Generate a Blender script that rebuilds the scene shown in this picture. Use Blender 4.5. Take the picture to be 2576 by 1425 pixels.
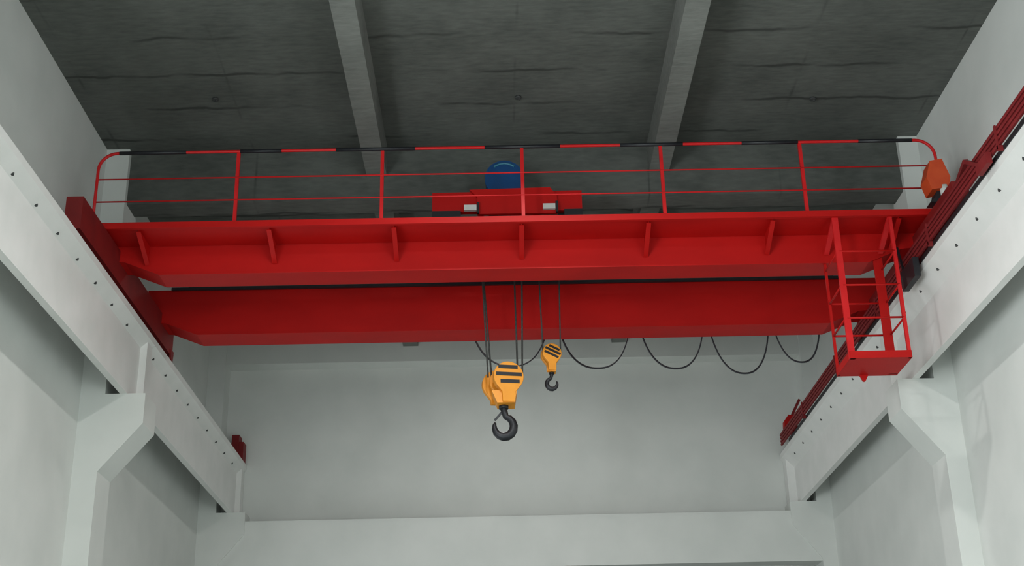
import bpy, bmesh, math, random
from mathutils import Vector, Matrix
random.seed(7)
sc = bpy.context.scene
for o in list(bpy.data.objects): bpy.data.objects.remove(o)
col = sc.collection
EYE = 1.6            # camera height above the floor; heights below are given relative to the eye
HALL = 1.05          # the hall's own dimensions are written in bays of 7.5 units; one unit is 1.05 m

# ---------------------------------------------------------------- camera
a, b, c = 5.89058459 - 2*math.pi, -.01277, -.0229
ca, sa, cb, sb, cc, sn = math.cos(a), math.sin(a), math.cos(b), math.sin(b), math.cos(c), math.sin(c)
Rx = Matrix(((1,0,0),(0,ca,-sa),(0,sa,ca))); Ry = Matrix(((cb,0,sb),(0,1,0),(-sb,0,cb))); Rz = Matrix(((cc,-sn,0),(sn,cc,0),(0,0,1)))
W2C = Rz @ Rx @ Ry @ Matrix(((1,0,0),(0,0,-1),(0,1,0)))      # world -> (right, down, forward)
Rb = Matrix((W2C[0], -W2C[1], -W2C[2])).transposed()          # columns: camera x, y, z axes in the world
cam = bpy.data.cameras.new('camera'); camo = bpy.data.objects.new('camera', cam); col.objects.link(camo)
camo.matrix_world = Matrix.Translation((0, 0, EYE)) @ Rb.to_4x4()
cam.sensor_fit = 'HORIZONTAL'; cam.sensor_width = 36; cam.lens = 36*3294/2576
cam.clip_start = .05; cam.clip_end = 200
sc.camera = camo

# ---------------------------------------------------------------- colour management, world
sc.view_settings.view_transform = 'Standard'; sc.view_settings.look = 'None'
sc.view_settings.gamma = 1; sc.view_settings.use_curve_mapping = False
sc.view_settings.exposure = 0.0
w = bpy.data.worlds.new('world'); sc.world = w; w.use_nodes = True
w.node_tree.nodes['Background'].inputs[0].default_value = (.75, .85, .8, 1)
w.node_tree.nodes['Background'].inputs[1].default_value = .15

# ---------------------------------------------------------------- high-bay lamps under the roof; the one beyond the crane is added, unseen
LAMPS = [(.3, 12.3), (.3, 4.0), (.3, 21.3)]
LAMP_Z = 9.16
LAMP_W = {12.3: (330, 140), 4.0: (470, 180), 21.3: (80, 160)}     # watts, beam angle of the reflector
for i, (x, y) in enumerate(LAMPS):
    L = bpy.data.lights.new('high_bay_light', 'AREA'); L.shape = 'DISK'; L.size = .42
    L.energy = LAMP_W[y][0]; L.spread = math.radians(LAMP_W[y][1]); L.color = (1, .985, .955)
    o = bpy.data.objects.new('high_bay_light', L); col.objects.link(o); o.location = (x*HALL, y*HALL, LAMP_Z*HALL + EYE - .02)

# unseen windows added below crane level to light the walls: (wall, centre along the wall, width, watts)
ADDED_WINDOWS = [('left', 6.15, 5.2, 340, -.3, 3.7), ('left', -1.3, 5.2, 1680, -.3, 3.7), ('right', -1.3, 5.2, 640, -.3, 3.7), ('left', 21.2, 5.0, 120, -1.2, 1.6)]
for wl, cpos, wd, pw, WIN_Z0, WIN_Z1 in ADDED_WINDOWS:
    L = bpy.data.lights.new('window_daylight', 'AREA'); L.shape = 'RECTANGLE'; L.size = wd-.3; L.size_y = WIN_Z1-WIN_Z0-.3
    L.energy = pw; L.color = (.93, .98, 1.0)
    o = bpy.data.objects.new('window_daylight', L); col.objects.link(o)
    L.size *= HALL; L.size_y *= HALL
    if wl == 'back': o.location = (cpos, -5.9, (WIN_Z0+WIN_Z1)/2+EYE); o.rotation_euler = (math.pi/2, 0, 0)
    elif wl == 'left': o.location = (-5.7, cpos, (WIN_Z0+WIN_Z1)/2+EYE); o.rotation_euler = (math.pi/2, 0, -math.pi/2)
    else: o.location = (6.28, cpos, (WIN_Z0+WIN_Z1)/2+EYE); o.rotation_euler = (math.pi/2, 0, math.pi/2)
    zc = (WIN_Z0+WIN_Z1)/2; o.location = (o.location.x*HALL, o.location.y*HALL, zc*HALL + EYE)

# ---------------------------------------------------------------- materials
def newmat(name, rough=.6, metal=0.):
    m = bpy.data.materials.new(name); m.use_nodes = True
    n = m.node_tree.nodes; bs = n['Principled BSDF']
    bs.inputs['Roughness'].default_value = rough; bs.inputs['Metallic'].default_value = metal
    return m, n, m.node_tree.links, bs
def mottled(name, c1, c2, scale=3., rough=.6, metal=0., stretch=(1,1,1), bump=0., detail=6, contrast=(.3,.7)):
    m, n, l, bs = newmat(name, rough, metal)
    tc = n.new('ShaderNodeTexCoord'); mp = n.new('ShaderNodeMapping'); mp.inputs['Scale'].default_value = stretch
    ns = n.new('ShaderNodeTexNoise'); ns.inputs['Scale'].default_value = scale; ns.inputs['Detail'].default_value = detail
    cr = n.new('ShaderNodeValToRGB'); cr.color_ramp.elements[0].position = contrast[0]; cr.color_ramp.elements[1].position = contrast[1]
    cr.color_ramp.elements[0].color = (*c1, 1); cr.color_ramp.elements[1].color = (*c2, 1)
    l.new(tc.outputs['Object'], mp.inputs[0]); l.new(mp.outputs[0], ns.inputs['Vector']); l.new(ns.outputs[0], cr.inputs[0]); l.new(cr.outputs[0], bs.inputs['Base Color'])
    if bump:
        bp = n.new('ShaderNodeBump'); bp.inputs['Strength'].default_value = bump; bp.inputs['Distance'].default_value = .01
        l.new(ns.outputs[0], bp.inputs['Height']); l.new(bp.outputs[0], bs.inputs['Normal'])
    return m
def concrete(name, c1, c2, line=True):
    """raw board-marked concrete: blotches, board joints across the span, and dark stains"""
    m, n, l, bs = newmat(name, .9)
    tc = n.new('ShaderNodeTexCoord')
    def noise(scale, stretch, det=6):
        mp = n.new('ShaderNodeMapping'); mp.inputs['Scale'].default_value = stretch
        ns = n.new('ShaderNodeTexNoise'); ns.inputs['Scale'].default_value = scale; ns.inputs['Detail'].default_value = det
        l.new(tc.outputs['Object'], mp.inputs[0]); l.new(mp.outputs[0], ns.inputs['Vector']); return ns
    def math_(op, a_, b_=None):
        k = n.new('ShaderNodeMath'); k.operation = op
        for i_, v in enumerate((a_, b_)):
            if v is None: continue
            if isinstance(v, (int, float)): k.inputs[i_].default_value = v
            else: l.new(v, k.inputs[i_])
        return k.outputs[0]
    big = noise(.9, (1, 1, 1)); fine = noise(9, (.5, 1.6, 1.6)); mask = noise(1.1, (.6, 1, 1), 3)
    cr = n.new('ShaderNodeValToRGB'); cr.color_ramp.elements[0].position = .36; cr.color_ramp.elements[1].position = .64
    cr.color_ramp.elements[0].color = (*c1, 1); cr.color_ramp.elements[1].color = (*c2, 1)
    l.new(math_('ADD', math_('MULTIPLY', big.outputs[0], .55), math_('MULTIPLY', fine.outputs[0], .45)), cr.inputs[0])
    out = cr.outputs[0]
    if line:
        sx = n.new('ShaderNodeSeparateXYZ'); l.new(tc.outputs['Object'], sx.inputs[0])
        wob = noise(1.3, (1, .1, .1), 4)
        def lines(coord, pitch, off, wid):
            v = math_('ADD', coord, math_('MULTIPLY', wob.outputs[0], .30))
            fr = math_('FRACT', math_('ADD', math_('DIVIDE', v, pitch), off))
            d = math_('ABSOLUTE', math_('SUBTRACT', fr, .5))
            return math_('MAXIMUM', math_('SUBTRACT', 1., math_('DIVIDE', d, wid/pitch)), 0.)
        ln = math_('MAXIMUM', lines(sx.outputs[1], .93, .13, .05), math_('MULTIPLY', lines(sx.outputs[0], 2.07, .42, .03), .35))
        ln = math_('MULTIPLY', ln, math_('MULTIPLY', math_('MAXIMUM', math_('SUBTRACT', mask.outputs[0], .46), 0.), 7.0))
        ln = math_('MINIMUM', ln, .75)
        mx = n.new('ShaderNodeMixRGB'); mx.inputs[2].default_value = (c1[0]*.3, c1[1]*.3, c1[2]*.3, 1)
        l.new(ln, mx.inputs[0]); l.new(out, mx.inputs[1]); out = mx.outputs[0]
    l.new(out, bs.inputs['Base Color'])
    bp = n.new('ShaderNodeBump'); bp.inputs['Strength'].default_value = .35; bp.inputs['Distance'].default_value = .02
    l.new(fine.outputs[0], bp.inputs['Height']); l.new(bp.outputs[0], bs.inputs['Normal'])
    return m
M = {
 'white': mottled('white_wall_paint', (.66,.685,.66), (.72,.74,.715), 1.3, .75, bump=.05),
 'beam': mottled('white_beam_paint', (.74,.75,.73), (.80,.80,.785), 2.2, .6, bump=.04),
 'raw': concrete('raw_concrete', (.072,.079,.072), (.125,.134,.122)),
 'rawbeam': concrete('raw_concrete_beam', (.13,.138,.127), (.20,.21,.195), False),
 'floor': mottled('grey_green_floor', (.26,.29,.27), (.32,.35,.33), .8, .55),
 'red': mottled('red_crane_paint', (.40,.0025,.002), (.48,.004,.003), 2.5, .55, stretch=(.4,1,1)),
 'reddull': mottled('worn_red_paint', (.17,.014,.016), (.23,.02,.022), 6, .6),
 'dark_red': mottled('dark_red_paint', (.17,.003,.004), (.23,.005,.005), 3, .6),  # darker than the girder red, used on the end carriages
 'orange': mottled('orange_red_paint', (.55,.055,.01), (.62,.075,.015), 6, .5),
 'rail_red': mottled('bright_red_paint', (.52,.010,.012), (.60,.016,.018), 5, .45),
 'black': mottled('black_paint', (.008,.009,.012), (.014,.015,.02), 5, .5),
 'steel': mottled('dark_steel', (.02,.022,.026), (.045,.047,.052), 8, .5, .6),
 'rope': mottled('greased_wire_rope', (.035,.037,.035), (.07,.07,.068), 40, .7, .2),
 'yellow': mottled('yellow_orange_paint', (.78,.29,.018), (.86,.34,.025), 5, .45),
 'blue': mottled('blue_motor_paint', (.003,.045,.15), (.004,.06,.2), 5, .45),
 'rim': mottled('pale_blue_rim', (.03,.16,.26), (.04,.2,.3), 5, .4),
 'grey': mottled('light_grey_metal', (.55,.57,.55), (.65,.66,.64), 8, .5),
 'rubber': mottled('black_rubber_cable', (.012,.014,.02), (.02,.023,.03), 12, .6),
 'hole': mottled('dark_bolt_recess', (.03,.035,.035), (.06,.06,.06), 10, .9),
 'green': mottled('dark_green_panel', (.07,.095,.075), (.10,.125,.10), 3, .7),
}
def emis(name, colr, s):
    m, n, l, bs = newmat(name, .5); bs.inputs['Emission Color'].default_value = (*colr, 1); bs.inputs['Emission Strength'].default_value = s
    bs.inputs['Base Color'].default_value = (.9,.9,.9,1); return m
for k in ('red', 'reddull', 'rail_red', 'white', 'beam'): M[k].node_tree.nodes['Principled BSDF'].inputs['Specular IOR Level'].default_value = .25
M['pane'] = emis('daylit_window_pane', (.93,.98,1.0), 1.5)
M['lamp'] = emis('lamp_diffuser', (1,.985,.955), 4)

# ---------------------------------------------------------------- mesh helpers
UNIT = HALL
class MB:
    def __init__(s): s.bm = bmesh.new()
    def poly(s, V, F):
        vs = [s.bm.verts.new((v[0], v[1], v[2])) for v in V]
        for f in F: s.bm.faces.new([vs[i] for i in f])
        return s
    def box(s, x0, x1, y0, y1, z0, z1):
        V = [(x,y,z) for z in (z0,z1) for y in (y0,y1) for x in (x0,x1)]
        return s.poly(V, [(0,2,3,1),(4,5,7,6),(0,1,5,4),(2,6,7,3),(0,4,6,2),(1,3,7,5)])
    def prism(s, pts, axis, t0, t1):
        """outline pts (u,v) extruded along axis: 'x' -> (y,z), 'y' -> (x,z), 'z' -> (x,y)"""
        def P(u, v, t): return {'x': (t,u,v), 'y': (u,t,v), 'z': (u,v,t)}[axis]
        n = len(pts); V = [P(u,v,t0) for u,v in pts] + [P(u,v,t1) for u,v in pts]
        return s.poly(V, [tuple(range(n))[::-1], tuple(range(n,2*n))] + [(i,(i+1)%n,n+(i+1)%n,n+i) for i in range(n)])
    def bar(s, p, q, wx, wy=None, up=(0,0,1)):
        p, q = Vector(p), Vector(q); d = (q-p).normalized(); u = Vector(up)
        if abs(d.dot(u)) > .95: u = Vector((0,1,0))
        r = d.cross(u).normalized(); u = r.cross(d).normalized(); wy = wy or wx
        V = [e + r*(sx*wx/2) + u*(sy*wy/2) for e in (p,q) for sx,sy in ((-1,-1),(1,-1),(1,1),(-1,1))]
        return s.poly(V, [(0,1,2,3),(7,6,5,4),(0,4,5,1),(1,5,6,2),(2,6,7,3),(3,7,4,0)])
    def tube(s, pts, r, seg=10, cap=True):
        pts = [Vector(p) for p in pts]; rr = r if isinstance(r, (list,tuple)) else [r]*len(pts)
        t0 = (pts[1]-pts[0]).normalized(); ref = Vector((0,1,0)) if abs(t0.y) < .9 else Vector((0,0,1))
        nrm = t0.cross(ref).normalized(); rings = []
        for i, p in enumerate(pts):
            t = (pts[min(i+1,len(pts)-1)] - pts[max(i-1,0)]).normalized()
            nrm = (nrm - t*nrm.dot(t)).normalized(); bn = t.cross(nrm)
            rings.append([s.bm.verts.new(p + (nrm*math.cos(2*math.pi*k/seg) + bn*math.sin(2*math.pi*k/seg))*rr[i]) for k in range(seg)])
        for A, B_ in zip(rings, rings[1:]):
            for k in range(seg):
                f = s.bm.faces.new((A[k], A[(k+1)%seg], B_[(k+1)%seg], B_[k])); f.smooth = True
        if cap: s.bm.faces.new(rings[0][::-1]); s.bm.faces.new(rings[-1])
        return s
    def cyl(s, p, q, r, seg=24, r2=None):
        return s.tube([p, q], [r, r2 if r2 is not None else r], seg)
    def transform(s, mat):
        bmesh.ops.transform(s.bm, matrix=mat, verts=s.bm.verts); return s
    def bevel(s, w, seg=2):
        es = [e for e in s.bm.edges if len(e.link_faces) == 2 and e.calc_face_angle(0) > .5]
        bmesh.ops.bevel(s.bm, geom=es, offset=w, segments=seg, affect='EDGES', profile=.5); return s
    def build(s, name, mat, parent=None, bev=0, loc=None):
        if bev: s.bevel(bev)
        bmesh.ops.recalc_face_normals(s.bm, faces=s.bm.faces)
        if UNIT != 1: bmesh.ops.scale(s.bm, verts=s.bm.verts, vec=(UNIT,)*3)
        bmesh.ops.translate(s.bm, verts=s.bm.verts, vec=(0,0,EYE))
        if parent is not None:
            base = Vector(parent['_base']) if '_base' in parent else Vector((0,0,0))
        else:
            xs = [v.co for v in s.bm.verts]
            base = Vector(((min(v.x for v in xs)+max(v.x for v in xs))/2, (min(v.y for v in xs)+max(v.y for v in xs))/2, min(v.z for v in xs)))
        bmesh.ops.translate(s.bm, verts=s.bm.verts, vec=-base)
        me = bpy.data.meshes.new(name); s.bm.to_mesh(me); s.bm.free()
        me.materials.append(mat if not isinstance(mat, str) else M[mat])
        o = bpy.data.objects.new(name, me); col.objects.link(o)
        o['_base'] = list(base)
        if parent is not None: o.parent = parent
        else: o.location = base
        return o
def tag(o, label=None, cat=None, group=None, kind=None):
    if label: o['label'] = label
    if cat: o['category'] = cat
    if group: o['group'] = group
    if kind: o['kind'] = kind
    return o
def empty(name, loc, label, cat, group=None):
    o = bpy.data.objects.new(name, None); col.objects.link(o); o.empty_display_size = .2
    base = (loc[0]*UNIT, loc[1]*UNIT, loc[2]*UNIT+EYE); o.location = base; o['_base'] = list(base)
    return tag(o, label, cat, group)
def structure(name, mb, mat, bev=0, label=None):
    return tag(mb.build(name, mat, None, bev), label, kind='structure')

# ---------------------------------------------------------------- dimensions (metres, heights from the eye)
FL = -EYE/HALL; CEIL = 9.49
XL, XR = -5.80, 6.38                 # wall faces
CXL, CXR = -5.46, 6.09               # column faces
Y0, Y1 = -6.0, 25.4                  # back wall, far infill wall
ZB, ZT = 5.65, 6.70                  # corbel top / runway beam top
COLY = [-5.1, 2.4, 9.9, 17.4, 24.9]; CD = .62   # column fronts and depth

# ---------------------------------------------------------------- room shell
structure('floor', MB().box(XL-.3, XR+.3, Y0-.3, 28.3, FL-.2, FL), 'floor')
structure('ceiling', MB().box(XL-.3, XR+.3, Y0-.3, Y1+.6, CEIL, CEIL+.2), 'raw')
structure('wall_left', MB().box(XL-.3, XL, Y0-.3, Y1+2.9, FL, CEIL), 'white')
structure('wall_right', MB().box(XR, XR+.3, Y0-.3, Y1+2.9, FL, CEIL), 'white')
structure('wall_back', MB().box(XL, XR, Y0-.3, Y0, FL, CEIL), 'white')
structure('wall_far', MB().box(XL, XR, Y1, Y1+.3, 4.51, CEIL), 'white')
structure('wall_recess', MB().box(XL, XR, 28.0, 28.3, FL, 4.9).box(XL, XR, Y1+.3, 28.0, 4.7, 4.9), 'green')

for i, (wl, cpos, wd, pw, WIN_Z0, WIN_Z1) in enumerate(ADDED_WINDOWS):  # glowing panes and frames of the added windows
    h0, h1 = cpos-wd/2, cpos+wd/2
    def B(m, u0, u1, d0, d1, z0, z1):      # along the wall, depth from the wall face into the room, height
        if wl == 'back': m.box(u0, u1, Y0+d0, Y0+d1, z0, z1)
        elif wl == 'left': m.box(XL+d0, XL+d1, u0, u1, z0, z1)
        else: m.box(XR-d1, XR-d0, u0, u1, z0, z1)
        return m
    pane = structure(f'window_{i+1}', B(MB(), h0, h1, .005, .03, WIN_Z0, WIN_Z1), 'pane')
    fm = MB()
    for u0, u1 in [(h0-.06, h0), (h1, h1+.06)] + [(h0+wd*k/4-.03, h0+wd*k/4+.03) for k in (1,2,3)]: B(fm, u0, u1, .03, .07, WIN_Z0, WIN_Z1)
    for z in (WIN_Z0-.06, WIN_Z1, (WIN_Z0+WIN_Z1)/2): B(fm, h0-.06, h1+.06, .03, .075, z, z+.06)
    fm.build('window_frame', 'grey', pane)

# ---------------------------------------------------------------- columns with corbels
side_word = {-1: 'left', 1: 'right'}
def column(side, yf, label):
    cx, xw, tip = (CXL, XL, -4.90) if side < 0 else (CXR, XR, 5.575)
    t = empty('concrete_column', ((cx+xw)/2, yf+CD/2, FL), label, 'column', 'white columns with corbels along the side walls')
    MB().box(*sorted((cx, xw)), yf, yf+CD, FL, CEIL).build('shaft', 'white', t, .012)
    # corbel: top flat at ZB, short vertical nose, slope back to the shaft
    pts = [(cx - side*.0, ZB), (tip, ZB), (tip, ZB-.43), (cx, ZB-1.10)]
    MB().prism(pts, 'y', yf, yf+CD).build('corbel', 'white', t, .012)
where = {17.4: 'carrying the {s} crane beam joint in front of the crane', 24.9: 'in the far {s} corner under the end of the crane beam',
         9.9: '{s} side, just outside the bottom of the view', 2.4: '{s} side, level with the viewer', -5.1: '{s} rear corner behind the viewer'}
for y in COLY:
    for s in (-1, 1):
        if y == 17.4: lab = f'white column and sloped corbel at the {side_word[s]} edge of the photo'
        elif y == 24.9: lab = f'white column and corbel in the far {side_word[s]} corner below the crane'
        else: lab = 'white column and corbel ' + where[y].format(s=side_word[s])
        column(s, y, lab)

# ---------------------------------------------------------------- runway beams (T-shaped, one per bay), their rails and bolts
def runway(side, y0, y1, label, rlabel):
    fe = -5.02 if side < 0 else 5.575       # inner flange edge
    wb = -5.155 if side < 0 else 5.785        # web inner face
    wo = -5.255 if side < 0 else 5.885
    fo = -5.37 if side < 0 else 6.00
    t = empty('runway_beam', ((fe+fo)/2, (y0+y1)/2, ZB), label, 'crane beam', 'white concrete crane beams along both walls')
    MB().prism([(fe,ZT),(fe,ZT-.10),(wb,ZT-(.22 if side < 0 else .33)),(wb,ZB),(wo,ZB),(wo,ZT-.15),(fo,ZT-.13),(fo,ZT)], 'y', y0, y1-.012).build('beam_body', 'beam', t, .006)
    eb = fe - .035 if side < 0 else fe + .05
    MB().box(*sorted((eb, wb + side*.02)), y1-.27, y1-.012, ZB+.001, ZT-.09).build('end_block', 'beam', t, .006)
    bx = fe + side*.105
    n = 0; y = y0 + .32
    while y < y1 - .4:
        zb = ZT-.10-((.12 if side < 0 else .23)*(.105/abs(wb-fe)))
        MB().cyl((bx, y, zb-.010), (bx, y, zb+.03), .021, 10).build('anchor_bolt', 'hole', t)
        y += .757
    rx = (-5.20 if side < 0 else 5.80)
    r = MB().prism([(rx-.05,ZT),(rx+.05,ZT),(rx+.05,ZT+.015),(rx+.012,ZT+.03),(rx+.012,ZT+.08),(rx+.032,ZT+.09),(rx+.032,ZT+.12),(rx-.032,ZT+.12),(rx-.032,ZT+.09),(rx-.012,ZT+.08),(rx-.012,ZT+.03),(rx-.05,ZT+.015)], 'y', y0, y1-.012).build('runway_rail', 'steel')
    tag(r, rlabel, 'rail', 'steel rails on top of the crane beams')
JY = [-5.9, 3.1, 10.6, 18.11, 25.4]
bay = ['behind the viewer', 'beside and above the viewer', 'from the near corbel to the front of the view, under the near end of the crane', 'running from the near corbel to the far corner, behind the crane']
for i in range(4):
    for s in (-1, 1):
        sd = side_word[s]
        runway(s, JY[i], JY[i+1], f'white concrete crane beam on the {sd}, {bay[i]}', f'dark crane rail on top of the {sd} beam, ' + ('behind the viewer', 'above the viewer', 'under the near end of the crane', 'near corbel to far wall')[i])

# ---------------------------------------------------------------- ceiling beams and cross beams
for i, (x, wd) in enumerate(((-1.76, .30), (2.46, .30))):
    sd = ('left', 'right')[i]
    for j, (a0, a1) in enumerate(((Y0, 9.9), (10.34, 17.5), (17.94, 25.0))):
        lab = f'raw concrete ceiling rib, {sd} one of the two, ' + ('over the viewer', 'in front of the cross beam above the crane', 'behind the cross beam, its far end peeping under the crane')[j]
        tag(MB().box(x-wd/2, x+wd/2, a0, a1, 9.0, CEIL).build('ceiling_beam', 'rawbeam', None, .01), lab, 'beam', 'concrete ribs under the ceiling')
for y, lab in ((17.5, 'raw concrete cross beam seen behind the crane handrail'), (9.9, 'raw concrete cross beam between columns just above the view'), (2.4, 'raw concrete cross beam over the viewer')):
    if y > 3: tag(MB().box(CXL, CXR, y, y+.44, 8.62, CEIL).build('cross_beam', 'raw', None, .01), lab, 'beam', 'concrete cross beams between columns')
tag(MB().box(CXL, CXR, 24.98, Y1, 8.68, CEIL).build('cross_beam', 'white', None, .01), 'white painted cross beam along the top of the far wall', 'beam')
tag(MB().box(CXL, CXR, 24.93, 25.33, 4.51, 5.48).build('ring_beam', 'white', None, .01), 'white ledge beam across the far wall near the bottom of the photo', 'beam')
for x, y, w_ in ((-3.89, 15.97, 'left of the left rib'), (.35, 16.05, 'between the two ribs'), (4.55, 16.22, 'right of the right rib')):
    t = MB().cyl((x, y, CEIL-.03), (x, y, CEIL), .045, 14).cyl((x+.02, y, CEIL-.05), (x+.02, y, CEIL-.02), .02, 8).build('ceiling_hook', 'hole')
    tag(t, f'small dark embedded hook in the concrete ceiling {w_}', 'hook', 'small dark hooks in the ceiling')

# ---------------------------------------------------------------- lamps (bodies)
for i, (x, y) in enumerate(LAMPS):
    t = empty('high_bay_lamp', (x, y, LAMP_Z), 'round high bay lamp under the ceiling, ' + ('nearest the crane', 'nearest the viewer', 'beyond the crane')[i], 'lamp', 'high bay lamps')
    MB().tube([(x,y,LAMP_Z+.0),(x,y,LAMP_Z+.08),(x,y,LAMP_Z+.16),(x,y,LAMP_Z+.22)], [.26,.25,.14,.06], 24).build('lamp_shade', 'grey', t)
    MB().cyl((x,y,LAMP_Z+.2), (x,y,CEIL), .012, 8).build('hanger', 'steel', t)

# ---------------------------------------------------------------- overhead crane
UNIT = 1.0
GX0, GX1 = -5.60, 6.19
crane = empty('overhead_crane', (.3, 18.3, 6.82), 'red double-girder overhead crane spanning between the white beams with walkway and handrail', 'crane')
GB, GT = 7.31, 8.05
def girder(y0, y1, name):
    c0, c1 = -4.77, 5.30
    pts = [(c0,GB),(c1,GB),(c1+.50,GB+.20),(GX1,GB+.23),(GX1,GT),(GX0,GT),(GX0,GB+.23),(c0-.50,GB+.20)]
    g = MB().prism(pts, 'y', y0+.012, y1-.012).build(name, 'red', crane)
    # bottom flange plate following the tapered underside, slightly wider than the webs
    f = MB()
    fp = [(GX0,GB+.23),(c0-.50,GB+.20),(c0,GB),(c1,GB),(c1+.50,GB+.20),(GX1,GB+.23)]
    f.prism(fp + [(x, z-.014) for x, z in fp[::-1]], 'y', y0, y1).build('bottom_flange', 'red', g)
    MB().box(GX0, GX1, y0, y1, GT, GT+.015).build('top_flange', 'red', g)
    return g
gA = girder(17.08, 17.55, 'girder'); gB = girder(19.53, 20.06, 'girder')
for y in (17.30, 19.80):
    MB().box(GX0+.1, GX1-.1, y-.03, y+.03, GT+.015, GT+.075).build('trolley_rail', 'steel', crane)
MB().box(-5.22, 5.62, 19.48, 19.535, 8.05, 8.095).build('power_track', 'black', crane)
for x0, x1, nm in ((-5.57, -5.35, 'left'), (5.98, 6.20, 'right')):
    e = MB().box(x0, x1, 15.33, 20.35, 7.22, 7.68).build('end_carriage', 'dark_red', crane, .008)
    for y in (15.75, 19.9):
        xm = (x0+x1)/2
        MB().cyl((xm-.05, y, 7.36), (xm+.05, y, 7.36), .195, 28).build('wheel', 'steel', e)
    s = 1 if x0 > 0 else -1
    xi = (x0 if s > 0 else x1) - s*.02
    MB().prism([(20.16,7.30),(20.36,7.30),(20.36,7.24),(20.30,6.98)], 'x', *sorted((xi, xi+s*.03))).build('rail_sweep', 'dark_red', e)

# walkway on brackets in front of the near girder
WY0, WY1, WZ = 16.38, 17.08, 7.79
WX0, WX1 = -5.60, 6.27
wk = MB().box(WX0, WX1, WY0+.03, WY1, WZ-.055, WZ-.045).build('walkway', 'red', crane)
MB().prism([(WY0,WZ),(WY0,WZ-.09),(WY0+.06,WZ-.09),(WY0+.06,WZ-.08),(WY0+.012,WZ-.08),(WY0+.012,WZ)], 'x', WX0, WX1).build('edge_channel', 'red', wk)
for x in (-4.94, -3.14, -1.41, .363, 2.13, 3.86, 5.62):
    br = MB()
    br.prism([(WY0+.10,WZ-.055),(WY1,WZ-.055),(WY1,7.45),(WY1-.03,7.44),(WY0+.10,WZ-.10)], 'x', x-.004, x+.004)
    br.bar((x, WY0+.10, WZ-.10), (x, WY1-.01, 7.44), .065, .012)
    br.build('walkway_bracket', 'red', wk)

# handrail: curved ends, posts, two mid rails, black bands
HY, HZ = WY0+.03, 8.885
def rail_end(x_low, x_top, s):
    r = .26; pts = [(x_low, HY, WZ-.01), (x_low+s*.0, HY, 8.3)]
    x_low2 = x_low + (x_top-x_low)*.0
    for k in range(9):
        a_ = math.pi/2*k/8
        pts.append((x_low2 + s*r*(1-math.cos(a_)), HY, HZ - r + r*math.sin(a_)))
    return pts
hr = MB()
pts = rail_end(-5.565, 0, 1) + rail_end(6.24, 0, -1)[::-1]
hand = hr.tube(pts, .022, 10).build('handrail', 'rail_red', crane)
for z in (8.475, 8.125):
    MB().tube([(-5.56, HY, z), (6.235, HY, z)], .011, 8).build('mid_rail', 'rail_red', hand)
for x in (-3.61, -1.58, .39, 2.357, 4.337):
    MB().box(x-.024, x+.024, HY-.005, HY+.035, WZ-.02, HZ).build('handrail_post', 'rail_red', hand, .004)
seg = [-5.289, -4.349, -3.587, -3.004, -2.236, -1.118, -.135, .935, 1.786, 2.677, 3.513, 4.315, 5.175, 5.94]
for i in range(0, len(seg), 2):
    MB().cyl((seg[i], HY, HZ), (seg[i+1], HY, HZ), .027, 12).build('black_band', 'black', hand)

# hanging maintenance cage at the right end
cz, cx0, cx1, cy0, cy1 = 5.63, 4.68, 5.50, 16.45, 17.15
cage = MB().box(cx0, cx1, cy0-.03, cy1+.03, cz, cz+.012).build('maintenance_cage', 'red', crane)
tag(cage, 'open hanging cage of bars with a flat bottom plate')
for (p, q) in (((cx0,cy0-.03),(cx1,cy0-.03)), ((cx1,cy0-.03),(cx1,cy1+.03)), ((cx1,cy1+.03),(cx0,cy1+.03)), ((cx0,cy1+.03),(cx0,cy0-.03))):
    MB().bar((p[0],p[1],cz+.05), (q[0],q[1],cz+.05), .012, .10).build('kick_plate', 'red', cage)
MB().bar((cx0+.03,cy0,cz), (cx0+.03,cy0,7.735), .085, .04, up=(0,1,0)).build('cage_post', 'rail_red', cage)
MB().bar((cx1-.02,cy0,cz), (cx1-.02,cy0,7.735), .045, .045, up=(0,1,0)).build('cage_post', 'rail_red', cage)
MB().bar((cx0+.01,cy1,cz), (cx0+.01,cy1,7.48), .035, .035, up=(0,1,0)).build('cage_post', 'red', cage)
MB().bar((cx1-.06,cy1-.03,cz), (cx1-.06,cy1-.03,7.46), .13, .02, up=(0,1,0)).build('cage_post', 'red', cage)
for z in (7.19, 6.69, 6.21):
    MB().tube([(cx0+.03,cy0-.01,z), (cx1-.02,cy0-.01,z)], .015, 8).build('cage_bar', 'red', cage)
    if z < 7:
        MB().tube([(cx0+.01,cy1,z), (cx1-.02,cy1,z)], .015, 8).build('cage_bar', 'red', cage)
    for x in (cx0+.01, cx1-.015):
        MB().tube([(x,cy0,z), (x,cy1,z)], .014, 8).build('cage_bar', 'red', cage)
for x in (cx0+.03, cx1-.02):
    MB().bar((x,cy0-.01,7.71), (x,WY1-.005,7.43), .07, .03).build('cage_bracket', 'rail_red', cage)
MB().prism([(4.98,cz),(5.10,cz),(5.05,cz-.09),(5.02,cz-.09)], 'y', cy1-.02, cy1+.02).build('cage_foot', 'red', cage)

# electrical unit at the right end of the walkway
eb = MB().prism([(6.02,8.37),(6.19,8.40),(6.27,8.12),(6.23,7.97),(5.99,7.93),(5.94,8.12)], 'y', 16.06, 16.34).build('electrical_box', 'orange', crane, .015)
tag(eb, 'orange-red boxy electrical unit with chamfered corners')
MB().cyl((6.17,16.10,7.86), (6.17,16.10,8.0), .055, 18).build('lens', 'grey', eb)
MB().prism([(5.98,WZ+.0),(6.25,WZ+.0),(6.22,7.85),(6.14,7.97),(6.09,7.97),(6.05,7.85)], 'y', 16.16, 16.375).build('stand', 'black', eb)
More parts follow.
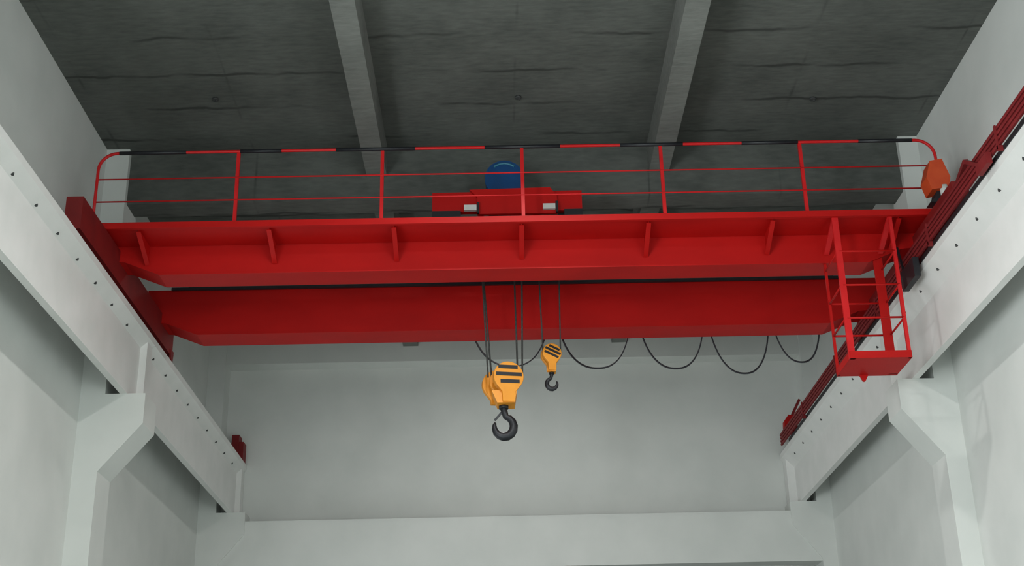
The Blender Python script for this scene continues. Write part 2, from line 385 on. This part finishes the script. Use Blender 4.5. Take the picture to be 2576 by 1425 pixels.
# current collector arm reaching the conductor bars, and black junction box inside the right carriage
cl = MB().box(5.725, 5.79, 13.5, 13.85, 7.0, 7.14).build('current_collector', 'reddull', crane, .01)
MB().bar((5.76,13.8,7.12), (5.80,14.3,7.43), .045).bar((5.80,14.3,7.43), (6.02,15.4,7.52), .06).build('collector_arm', 'reddull', cl)
MB().box(5.70, 5.785, 16.42, 17.0, 6.80, 7.08).bar((5.74,16.95,7.05), (5.74,17.12,7.56), .03).build('junction_box', 'black', crane, .01)

# ---------------------------------------------------------------- hoist trolley
tr = empty('hoist_trolley', (.17, 18.55, 8.125), 'red hoist trolley with a blue motor riding on top of the crane girders', 'trolley')
TX0, TX1 = -.915, 1.265
fr = MB().box(TX0, TX1, 17.16, 17.24, 8.235, 8.555).box(TX0, TX1, 19.86, 19.94, 8.235, 8.555).box(TX0, TX0+.08, 17.24, 19.86, 8.235, 8.5).box(TX1-.08, TX1, 17.24, 19.86, 8.235, 8.5).box(-.25,-.17,17.24,19.86,8.235,8.4).box(.55,.63,17.24,19.86,8.235,8.4).build('trolley_frame', 'red', tr, .006)
MB().prism([(-.37,8.565),(.80,8.585),(.90,8.46),(.90,8.17),(-.26,8.17),(-.26,8.45)], 'y', 17.10, 17.16).build('front_plate', 'red', tr, .005)
for x in (-.66, 1.02):
    for y in (17.30, 19.80):
        MB().cyl((x, y-.035, 8.235), (x, y+.035, 8.235), .11, 24).build('wheel', 'steel', tr)
for x in (-.36, .78):
    MB().box(x-.09, x+.09, 17.05, 17.11, 8.215, 8.30).build('bearing_block', 'grey', tr, .006)
    MB().box(x+.095, x+.13, 17.05, 17.11, 8.17, 8.34).build('bearing_bracket', 'black', tr)
for x0, x1 in ((TX0, -.50), (1.0, TX1)):
    MB().box(x0, x1, 17.12, 17.16, 8.14, 8.24).build('wheel_guard', 'black', tr)  # black strips stand in for wheels and the shadow under the frame
MB().cyl((-.6, 18.9, 8.5), (.95, 18.9, 8.5), .17, 28).build('rope_drum', 'steel', tr)
mt = MB().cyl((.145, 17.58, 8.96), (.145, 18.12, 8.96), .28, 40).build('hoist_motor', 'blue', tr)
MB().cyl((.145, 17.52, 8.96), (.145, 17.59, 8.96), .295, 40).build('motor_cap', 'blue', mt)
MB().tube([(.145+.24*math.cos(t_), 17.51, 8.96+.24*math.sin(t_)) for t_ in [math.pi*(.28+.44*k/10) for k in range(11)]], .018, 6).build('cap_highlight_rim', 'rim', mt)  # pale arc paints a highlight onto the motor cap
MB().box(-.1, .4, 17.6, 18.1, 8.5, 8.72).build('motor_foot', 'steel', mt)

# ---------------------------------------------------------------- hook blocks
def arc(cx, cz, r, a0, a1, n):
    return [(cx + r*math.cos(math.radians(a0+(a1-a0)*k/n)), cz + r*math.sin(math.radians(a0+(a1-a0)*k/n))) for k in range(n+1)]
def hook_mesh(x, y, ztop, R, flip=1):
    """single-point crane hook: shank, then a tapering C; flip=1 opens to the left"""
    m = MB(); cz_ = ztop - R*2.05
    pts = [(x, y, ztop), (x, y, ztop-R*.45)]; rad = [R*.30, R*.30]
    A = [78, 55, 30, 5, -20, -45, -70, -95, -120, -145, -170, -190, -205]
    Q = [.34, .38, .42, .45, .47, .49, .49, .47, .43, .37, .30, .22, .12]
    for a_, q in zip(A, Q):
        pts.append((x + flip*R*.86*math.cos(math.radians(a_)) , y, cz_ + R*.93*math.sin(math.radians(a_)))); rad.append(R*q*.82)
    m.tube(pts, rad, 14); return m
AX = Vector((-.16, .42, 0)).normalized()
hb = empty('main_hook_block', (.07, 18.45, 5.29), 'large yellow hook block with black horizontal stripes, carrying the big black hook', 'hook block')
cxm, czm = .155, 6.085
def cheek(cx_, cz_, r, neck, nb, off, th, name, par, mat='yellow'):
    outl = arc(cx_, cz_, r, -38, 218, 26) + [(cx_-neck, cz_-r*1.05), (cx_-neck*.92, nb), (cx_+neck*.92, nb), (cx_+neck, cz_-r*1.05)]
    m = MB().prism(outl, 'y', 0, th)
    ang = math.atan2(-AX.x, AX.y)*.55
    R_ = Matrix.Translation((cx_, 0, 0)) @ Matrix.Rotation(ang, 4, 'Z') @ Matrix.Translation((-cx_, 0, 0))
    m.transform(Matrix.Translation((off.x, 18.25+off.y, off.z)) @ R_)
    return m.build(name, mat, par, .008)
fcm = cheek(cxm, czm, .225, .10, 5.70, Vector((0,0,0)), .09, 'front_cheek', hb)
cheek(cxm, czm, .225, .10, 5.78, Vector((-.17,.40,.0)), .09, 'back_cheek', hb)
for k in (1, 2):
    cheek(cxm, czm, .175, .07, 5.82, Vector((-.17*k/3, .40*k/3, 0)), .06, 'sheave', hb, 'yellow')
MB().cyl((cxm, 18.30, czm), (cxm-.17, 18.70, czm), .04, 16).build('axle', 'steel', hb)
MB().prism([(-.02,5.69),(.235,5.69),(.27,5.88),(-.10,5.88)], 'y', 18.28, 18.62).build('crosshead', 'yellow', hb, .02)
ang = math.atan2(-AX.x, AX.y)*.55
for z, x0, x1 in ((6.225, -.155, .135), (6.115, -.19, .195), (6.005, -.125, .16)):
    m = MB().box(cxm+x0, cxm+x1, -.006, .002, z-.027, z+.027)
    m.transform(Matrix.Translation((cxm, 18.25, 0)) @ Matrix.Rotation(ang, 4, 'Z') @ Matrix.Translation((-cxm, 0, 0)))
    tag(m.build('warning_stripe', 'black', hb), 'black painted stripe')
hk = hook_mesh(.072, 18.45, 5.71, .165, 1).build('hook', 'steel', hb)
MB().bar((.05,18.45,5.60), (-.065,18.45,5.47), .02, .03).build('safety_latch', 'steel', hk)
MB().cyl((.072,18.45,5.64), (.072,18.45,5.70), .07, 16).build('hook_nut', 'steel', hk)
for x0, x1, y in ((-.235,-.150,18.35), (-.225,-.095,18.62), (.272,.292,18.62), (.395,.355,18.32)):
    MB().tube([(x0, y, 8.21), (x1, y, 6.10)], .0135, 8).build('hoist_rope', 'rope', hb)

sb_ = empty('auxiliary_hook_block', (.80, 18.6, 6.03), 'small yellow hook block with brown-black slanted stripes and a small black hook', 'hook block')
cxs, czs = .815, 6.525
fcs = cheek(cxs, czs, .145, .062, 6.25, Vector((0,.25,0)), .06, 'front_cheek', sb_)
cheek(cxs, czs, .145, .062, 6.27, Vector((-.02,.38,.0)), .06, 'back_cheek', sb_)
MB().cyl((cxs, 18.56, czs), (cxs, 18.63, czs), .10, 24).build('sheave', 'steel', sb_)
for dz, hw in ((.085, .085), (.03, .125), (-.03, .115)):
    m = MB().box(-hw, hw, -.005, .002, dz-.017, dz+.017)
    m.transform(Matrix.Translation((cxs, 18.50, czs)) @ Matrix.Rotation(ang, 4, 'Z') @ Matrix.Rotation(math.radians(24), 4, 'Y'))
    tag(m.build('warning_stripe', 'black', sb_), 'black slanted stripe')
MB().prism([(cxs-.055,6.24),(cxs+.045,6.24),(cxs+.05,6.34),(cxs-.06,6.34)], 'y', 18.52, 18.68).build('crosshead', 'yellow', sb_, .01)
hs = hook_mesh(.80, 18.6, 6.25, .09, -1).build('hook', 'steel', sb_)
MB().cyl((.80,18.6,6.215), (.80,18.6,6.245), .04, 14).build('hook_nut', 'steel', hs)
for x0, x1 in ((.645, .682), (.972, .942)):
    MB().tube([(x0, 18.6, 8.21), (x1, 18.6, 6.50)], .0115, 8).build('hoist_rope', 'rope', sb_)

# ---------------------------------------------------------------- festoon cable hanging behind the far girder
ft = empty('festoon_cable', (2.5, 20.3, 6.7), 'black festoon cable hanging in five loops behind the far red girder', 'cable')
def loop(xa, xb, ztop, zlow, skew, par):
    m = MB()
    for dy, dz, dx in ((0,0,0), (.03,.018,.006)):
        pts = []
        for k in range(41):
            u = -1 + 2*k/40; au = abs(u)
            x = (xa+xb)/2 + dx + (xb-xa)/2*math.copysign(math.sin(au*math.pi/2)**1.0, u)*(1) + skew*(1-au)
            zz = zlow + dz + (ztop-zlow)*(1-math.cos(au*math.pi/2))**1.15
            pts.append((x, 20.3+dy, zz))
        m.tube(pts, .0115, 6)
    m.build('cable_loop', 'rubber', par)
for xa, xb, zl in ((-.47, .84, 6.93), (.98, 2.20, 6.865), (2.32, 3.42, 6.835), (3.47, 4.50, 6.73), (4.53, 5.35, 6.905)):
    loop(xa, xb, 7.95, zl, .05, ft)
for x in (-.5, .91, 2.26, 3.445, 4.515, 5.38):
    MB().box(x-.05, x+.05, 20.24, 20.38, 7.93, 8.02).build('cable_carrier', 'steel', ft, .008)
MB().box(-5.1, 5.5, 20.28, 20.34, 8.02, 8.06).box(-.02+2.5, .02+2.5, 20.06, 20.28, 8.03, 8.05).box(-3.02, -2.98, 20.06, 20.28, 8.03, 8.05).build('cable_track', 'steel', ft)

# ---------------------------------------------------------------- conductor bars along the right beam
UNIT = HALL
cr = empty('conductor_rail', (5.54, 12, 6.70), 'bundle of four red conductor bars running along the right crane beam', 'conductor rail')
for z in (6.79, 6.853, 6.916, 6.979):
    MB().prism([(5.525,z-.021),(5.555,z-.021),(5.56,z),(5.555,z+.021),(5.525,z+.021),(5.52,z)], 'y', -5.5, 24.95).build('conductor_bar', 'reddull', cr)
MB().box(5.565, 5.60, -5.5, 24.4, 6.70, 6.76).build('support_angle', 'steel', cr)  # dark strip stands in for the shade along the flange edge
y = -5.2
ys = []
while y < 24.7:
    ys.append(y); MB().box(5.505, 5.62, y-.015, y+.015, 6.701, 6.765).box(5.505, 5.522, y-.02, y+.02, 6.72, 7.01).build('conductor_bracket', 'reddull', cr); y += 2.55

# ---------------------------------------------------------------- end stops on the rails
es = empty('end_stop', (-5.18, 25.1, 6.70), 'dark red end stop on the left rail at the far wall', 'end stop', 'end stops of the crane rails')
MB().prism([(24.95,6.821),(25.3,6.821),(25.3,7.22),(25.0,7.22)], 'x', -5.26, -5.12).build('stop_block', 'reddull', es)
MB().box(-5.12, -5.03, 25.02, 25.3, 6.701, 7.08).build('stop_plate', 'reddull', es)
es = empty('end_stop', (5.8, 24.6, 6.70), 'red end stop with a slanted arm on the right rail at the far wall', 'end stop', 'end stops of the crane rails')
MB().prism([(5.54,7.03),(5.55,7.16),(5.64,7.28),(5.73,7.26),(5.76,7.10),(5.88,6.95),(5.88,6.821),(5.72,6.821),(5.64,7.03)], 'y', 24.53, 24.70).build('stop_block', 'red', es, .01)
MB().bar((5.70,24.6,7.24), (5.90,24.6,7.60), .05, .05).build('stop_arm', 'reddull', es)
for o in bpy.data.objects:
    if '_base' in o: del o['_base']
